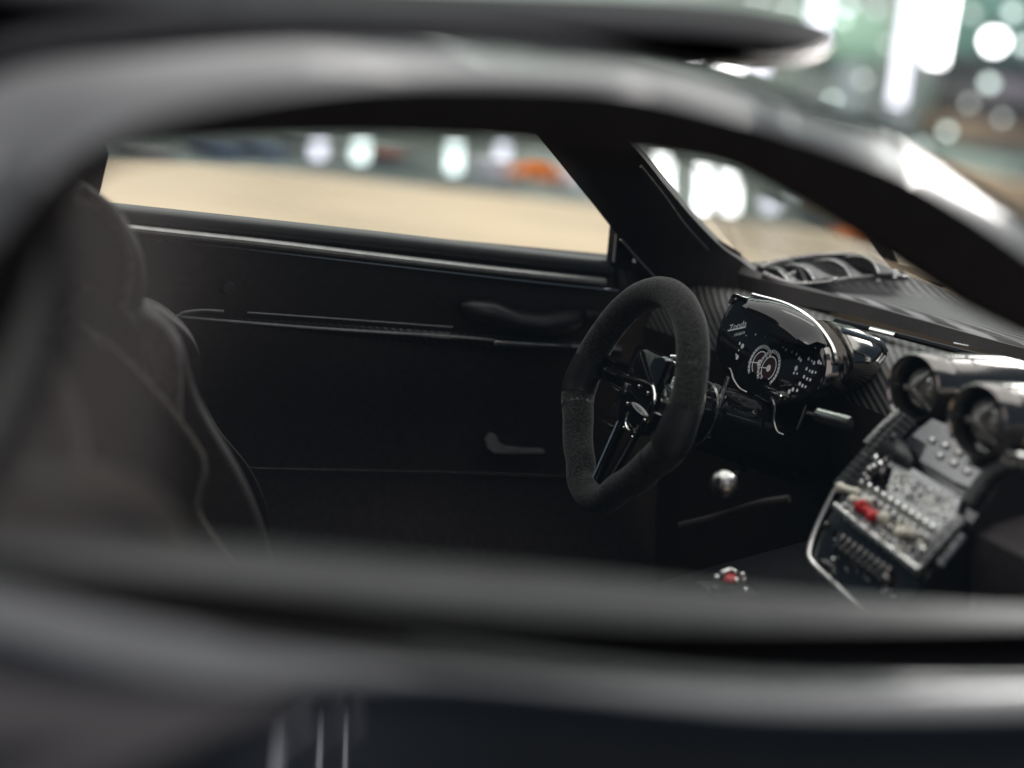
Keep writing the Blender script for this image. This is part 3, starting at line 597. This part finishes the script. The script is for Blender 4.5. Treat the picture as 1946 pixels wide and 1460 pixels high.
# ---------------------------------------------------------------- gear lever, tunnel, floor
tun = []
for x in [-7 + .4*i for i in range(24)]:
    h = 1.55 + .25*max(0, (x+1.0))
    tun.append([Vector((x, y, z)) for y, z in [(1.35, .5), (1.25, h-.25), (1.0, h-.02), (.5, h+.06), (0, h+.08), (-.5, h+.06), (-1.0, h-.02), (-1.25, h-.25), (-1.35, .5)]])
tunnel = MB().loft(tun).build('tunnel', 'rubber', car)
MB().slab([(-7.5, -4.3, .45), (2.3, -4.3, .45), (2.3, 3.95, .45), (-7.5, 3.95, .45)], (0, 0, .08)).build('floor_pan', 'rubber', car, smooth=False)
gb_ = oy(1375, 920, .30)
gk = MB().ball(gb_, .105, 28, 18).build('gear_lever', 'brushed', car)
MB().tube([gb_ + Vector((.05, .06, -.01)), gb_ + Vector((.75, .93, -.22)), gb_ + Vector((1.7, 2.1, -.5))], .03, 10).build('shaft', 'rubber', gk)
MB().lathe(gb_ + Vector((-.055, -.06, -.03)), (-.7, -.7, -.2), [(.035, 0), (.035, .04), (.02, .042)], 14).build('knob_cap', 'darkmetal', gk)
MB().tube(spline([oy(1290, 1000, .9), oy(1370, 980, .7), oy(1440, 958, .4), oy(1500, 948, .2)], 5), .03, 8).build('tunnel_piping', 'trim', tunnel)
# little switch group with a red button behind the lever
g0 = oy(1385, 1108, .15)
swg = MB().box(g0 + Vector((0, 0, -.22)), (.22, .16, .2), None, .05).build('switch_block', 'satin', car)
MB().ball(oy(1384, 1099, .1), (.075, .07, .035)).build('red_button', 'red', swg)
MB().tube([oy(1370, 1090, .12), oy(1388, 1084, .12), oy(1400, 1090, .12)], .022, 8).build('guard', 'edge', swg)
for px, py, r in ((1399, 1104, .028), (1413, 1102, .024), (1411, 1093, .022), (1416, 1122, .032), (1372, 1093, .03), (1362, 1098, .025), (1358, 1118, .03)):
    MB().ball(oy(px, py, .05), r).build('stud', 'chrome' if r < .029 or px > 1400 else 'darkmetal', swg)

# ---------------------------------------------------------------- seats and bulkhead
def side(pts, y): return loop([oy(px, py, y) for px, py in pts], 5)
seat = MB().pillow(side([(60, 640), (190, 560), (285, 575), (330, 700), (420, 860), (470, 1010), (480, 1180), (0, 1180), (-150, 900), (-120, 700)], 2.2), (0, .95, 0), .25).build('driver_seat', 'leather', car)
MB().pillow(side([(270, 578), (325, 592), (362, 640), (365, 715), (400, 795), (470, 885), (503, 975), (490, 1040), (420, 1060), (330, 900), (260, 700)], 3.35), (0, .28, 0), .18).build('bolster', 'leather', seat)
MB().pillow(side([(120, 640), (190, 640), (290, 742), (372, 850), (384, 895), (372, 960), (395, 1010), (480, 1110), (520, 1180), (0, 1180), (-60, 900)], 1.1), (0, .25, 0), .14).build('bolster', 'leather', seat)
MB().tube(spline([oy(*p, .86) for p in [(190, 640), (290, 742), (372, 850), (384, 895), (372, 960), (395, 1010), (482, 1112)]], 6), .028, 8).build('piping', 'grey_suede', seat)
fab = MB().pillow(side([(195, 590), (225, 552), (262, 565), (287, 620), (290, 690), (285, 742), (235, 695), (195, 640)], 2.2), (0, 1.02, 0), .12).build('shoulder_pad', 'grey_suede', seat)
MB().tube(spline([oy(*p, 1.16) for p in [(236, 586), (258, 622), (264, 670), (275, 735)]], 5), .012, 6).build('seam', 'ink', fab)
hr = MB().pillow(side([(-60, 420), (60, 372), (150, 360), (196, 372), (236, 440), (247, 510), (232, 580), (200, 640), (130, 655), (110, 630), (60, 640), (-80, 620)], 2.2), (0, .7, 0), .2).build('headrest', 'leather', seat)
MB().tube(spline([oy(*p, 1.45) for p in [(160, 366), (205, 400), (236, 460), (244, 520), (228, 590)]], 6), .04, 8).build('piping', 'grey_suede', hr)
MB().tube(spline([oy(*p, 1.44) for p in [(20, 590), (60, 632), (110, 628), (125, 600), (165, 540)]], 6), .035, 8).build('strap_slot', 'grey_suede', hr)
ps = MB().pillow(side([(-200, 560), (-40, 610), (60, 660), (120, 760), (142, 850), (150, 920), (160, 1250), (-300, 1250)], -1.4), (0, .35, 0), .2).build('passenger_seat', 'leather', car)
MB().pillow(side([(-100, 900), (120, 905), (230, 918), (300, 960), (345, 1030), (355, 1100), (360, 1250), (-200, 1250)], -2.6), (0, .4, 0), .22).build('bolster', 'leather', ps)
MB().tube(spline([oy(*p, -3.0) for p in [(140, 905), (230, 918), (300, 960), (342, 1030), (352, 1100)]], 6), .05, 8).build('piping', 'grey_suede', ps)
MB().tube(spline([oy(*p, -1.75) for p in [(-20, 620), (60, 662), (118, 760), (140, 850), (146, 920)]], 6), .06, 8).build('piping', 'grey_suede', ps)
bk = MB().slab([(-6.6, -4.6, .45), (-6.6, 4.4, .45), (-6.3, 4.3, 3.9), (-5.5, 3.0, 5.6), (-5.5, -2.9, 5.5), (-6.3, -4.2, 3.9)], (-.1, 0, 0)).build('bulkhead', 'trim', car, smooth=False)
# far quarter behind the driver's glass
qp = [oy(190, 366, 4.1), oy(207, 296, 3.6), oy(190, 230, 3.2), oy(-150, 200, 3.2), oy(-250, 345, 4.1), oy(180, 385, 4.15)]
MB().slab(qp, (-.05, .25, 0)).build('quarter_panel', 'trim', car, smooth=False)

# ================================================================== what stands far behind
def lamp_mat(name, c, s): return mat(name, (.8, .8, .8), .5, emit=c, es=s)
LM = {'lav2': lamp_mat('lamp_violet', (.86, .86, 1), 2.6), 'mint2': lamp_mat('lamp_cool', (.86, 1, .97), 3.2), 'white': lamp_mat('lamp_white', (1, 1, 1), 9), 'lav': lamp_mat('lamp_lavender', (.86, .86, 1), 2.2), 'mint': lamp_mat('lamp_mint', (.80, 1, .93), 2.6), 'dim': lamp_mat('lamp_dim', (.85, 1, .95), 1.2)}
BY = 150
def light_tube(px0, py0, px1, py1, wpx, m, label, BY=150):
    a, b = oy(px0, py0, BY), oy(px1, py1, BY); k = (a-CAM).dot(FW)/FPX; r = wpx*k/2
    t = tag(empty('light_tube', b), label, 'light', 'lit tubes on the far shelves')
    def rel(mb): mb.v = [p - b for p in mb.v]; return mb
    rel(MB().tube([a, a.lerp(b, .5), b], r, 12)).build('tube', LM[m], t)
    rel(MB().tube([b, b + (b-a).normalized()*r*1.2], r*1.1, 12)).build('end_cap', 'brushed', t)
    return t
light_tube(1740, -60, 1704, 200, 26, 'lav', 'long pale lavender light tube beside a brighter white one')
light_tube(1806, -60, 1776, 120, 34, 'white', 'brightest long white light tube in front of the shelves')
light_tube(1570, -60, 1548, 80, 36, 'lav', 'pale light tube behind the tip of the roof scoop')
light_tube(1262, 262, 1258, 366, 26, 'white', 'white light tube behind the top of the windscreen pillar', 90)
light_tube(1342, 290, 1338, 396, 22, 'white', 'white light tube seen through the windscreen, first of a close pair', 90)
light_tube(1392, 300, 1389, 400, 22, 'white', 'white light tube seen through the windscreen, second of a close pair', 90)
def spot(px, py, rpx, m, label, BY=150):
    c = oy(px, py, BY); k = (c-CAM).dot(FW)/FPX; r = rpx*k
    t = tag(empty('spot_lamp', c), label, 'lamp', 'small lamps on the far shelves')
    MB().ball((0, 0, 0), r, 14, 8).build('bulb', LM[m], t); MB().lathe((0, 0, r*.6), (0, 0, 1), [(r*.6, 0), (r*.8, r*.5), (r*.5, r*1.2), (r*.1, r*1.25)], 14).build('socket', 'satin', t)
spot(1890, 78, 20, 'white', 'brightest round lamp on the shelves')
for p, lb in (((1880, 158, 10, 'mint'), 'small mint lamp just below the brightest round lamp'), ((1946, 85, 10, 'mint'), 'mint lamp next to the brightest round lamp'), ((1752, 278, 9, 'dim'), 'faint lamp below the long lavender tube'),
              ((1612, 12, 9, 'mint'), 'faint mint lamp on the pale green panel')):
    spot(*p, lb)
for p, lb in (((1465, 388, 16, 'lav'), 'lavender lamp right beside the close pair of white tubes'), ((1512, 362, 12, 'dim'), 'faint lamp beyond the middle of the windscreen')):
    spot(*p, lb, 92)
for p, lb in (((1302, 96, 22, 'white'), 'white lamp showing under the root of the roof scoop'), ((1385, 122, 22, 'white'), 'white lamp showing under the middle of the roof scoop'), ((1442, 126, 18, 'lav'), 'lavender lamp showing under the nose of the roof scoop')):
    spot(*p, lb, 120)

for p, lb in (((607, 236, 604, 298, 24, 'lav2'), 'short lavender tube beside the slate blue box'), ((688, 236, 684, 304, 26, 'mint2'), 'short mint tube in front of the grey cabinet, next to a lavender one'),
              ((866, 240, 862, 326, 24, 'mint2'), 'short mint tube at the end of the grey cabinet'), ((959, 236, 955, 298, 22, 'lav2'), 'short lavender tube above the small white box')):
    light_tube(*p, lb, 92)
for k, (px, py, r) in enumerate([(1600, 36, 8), (1664, 18, 8), (1846, 26, 9), (1925, 24, 10), (1688, 84, 7), (1842, 196, 7), (1800, 250, 8), (1905, 225, 7), (1640, 150, 8), (1582, 190, 7), (1496, 20, 10), (1440, 6, 9)]):
    spot(px, py, r, 'dim' if k % 3 else 'mint', 'tiny pale lamp scattered among the far shelves and panels', 140)
def block(px0, py0, px1, py1, y, depth, color, name, label, cat, group=None, rough=.5, detail=None):
    """a box-like thing standing at distance y whose front spans the given survey marks"""
    c = oy((px0+px1)/2, (py0+py1)/2, y); k = (c-CAM).dot(FW)/FPX; hx = (px1-px0)*k/2; hz_ = (py1-py0)*k/2
    t = tag(empty(name, c - Vector((0, 0, hz_))), label, cat, group)
    m = grain(mat(name + '_finish', color, rough), 40, .12)
    MB().box((0, depth/2, hz_), (hx, depth/2, hz_), None, min(hx, hz_)*.12).build('carcass', m, t)
    if detail: MB().box((0, -.15, hz_), (hx*.8, .15, hz_*.75), None, .05).build(detail, grain(mat(name + '_front', tuple(min(1, x*1.25) for x in color), rough), 60, .1), t)
    return t
G = 'boxes and panels on the far shelves'
block(1545, 20, 1705, 112, 215, 8, (.50, .74, .56), 'green_panel', 'pale green panel behind the light tubes', 'panel', None, .4, 'front')
block(1545, 112, 1700, 235, 218, 8, (.46, .49, .47), 'grey_cabinet', 'grey cabinet under the pale green panel', 'cabinet', None, .5, 'door')
block(1835, -40, 1990, 118, 215, 8, (.24, .42, .36), 'green_panel', 'dark green panel around the brightest round lamp', 'panel', None, .4, 'front')
block(1850, 118, 2010, 150, 205, 14, (.10, .11, .12), 'dark_box', 'dark grey box above a mauve one on the shelves', 'box', None, .5, 'lid')
block(1865, 152, 2010, 196, 205, 14, (.34, .31, .34), 'mauve_box', 'mauve grey box between two dark boxes', 'box', None, .5, 'lid')
block(1850, 198, 2010, 235, 205, 14, (.12, .11, .11), 'dark_box', 'dark brown box below the mauve one', 'box', None, .5, 'lid')
block(1820, 236, 2010, 282, 205, 14, (.36, .27, .20), 'brown_box', 'brown carton on the lower shelf', 'box', None, .6, 'lid')
block(1500, 285, 2020, 330, 190, 18, (.55, .66, .57), 'long_shelf', 'long pale green shelf above the wooden counter', 'shelf', None, .4, 'edge_strip')
block(1560, 332, 2060, 430, 120, 25, (.52, .40, .27), 'wooden_counter', 'brown wooden counter beyond the table', 'counter', None, .5, 'front')
block(1705, 60, 1740, 300, 212, 4, (.5, .53, .55), 'post', 'pale upright post behind the lavender tube', 'post')
block(1600, 120, 1640, 270, 212, 4, (.45, .50, .52), 'post', 'pale upright post in front of the grey cabinet', 'post')
block(880, 268, 1600, 420, 105, 20, (.50, .56, .50), 'low_cabinet', 'grey green low cabinet behind the far edge of the table', 'cabinet', None, .5, 'door')
block(930, 302, 975, 352, 97, 4, (.62, .60, .64), 'white_box', 'small white box beside the orange toy car', 'box', None, .5, 'lid')
block(1062, 325, 1120, 362, 97, 4, (.55, .56, .60), 'grey_box', 'pale grey box in front of the orange toy car', 'box', None, .5, 'lid')
block(240, 268, 330, 296, 112, 6, (.30, .30, .29), 'grey_tray', 'flat grey tray behind the table edge', 'tray', None, .5, 'rim')
block(390, 262, 465, 302, 112, 6, (.12, .16, .22), 'blue_box', 'dark blue box behind the table edge', 'box', None, .4, 'lid')
block(485, 262, 545, 306, 112, 6, (.16, .20, .26), 'blue_box', 'slate blue box next to the dark blue one', 'box', None, .4, 'lid')
block(560, 262, 900, 330, 118, 6, (.36, .40, .37), 'low_cabinet', 'grey cabinet behind two small lamps', 'cabinet', None, .5, 'door')
block(715, 278, 770, 296, 116, 2, (.38, .16, .13), 'red_box', 'small dull red box on the grey cabinet', 'box', None, .5, 'lid')
def toy(px0, px1, py0, py1, y, label):
    c = oy((px0+px1)/2, (py0+py1)/2, y); k = (c-CAM).dot(FW)/FPX; L = (px1-px0)*k; H = (py1-py0)*k
    t = tag(empty('orange_toy_car', c - Vector((0, 0, H/2))), label, 'toy car', 'orange toy cars behind the table')
    om = mat('orange_paint', (.95, .22, .01), .35, 0, .3)
    b = MB(); prof = [(-.5, .15), (-.48, .45), (-.3, .58), (-.15, .95), (.15, 1), (.3, .62), (.47, .5), (.5, .15)]
    b.slab([Vector((x*L, -L*.2, z*H)) for x, z in prof], (0, L*.4, 0)); b.build('body', om, t, smooth=False)
    for x in (-.3, .3):
        for yy in (-L*.2, L*.2): MB().lathe((x*L, yy-.05, H*.2), (0, 1, 0), [(H*.2, 0), (H*.2, .1)], 14).build('wheel', 'rubber', t)
toy(970, 1075, 300, 345, 96, 'orange toy car beside a small white box')
toy(1585, 1700, 405, 462, 92, 'orange toy car beyond the fender vent')
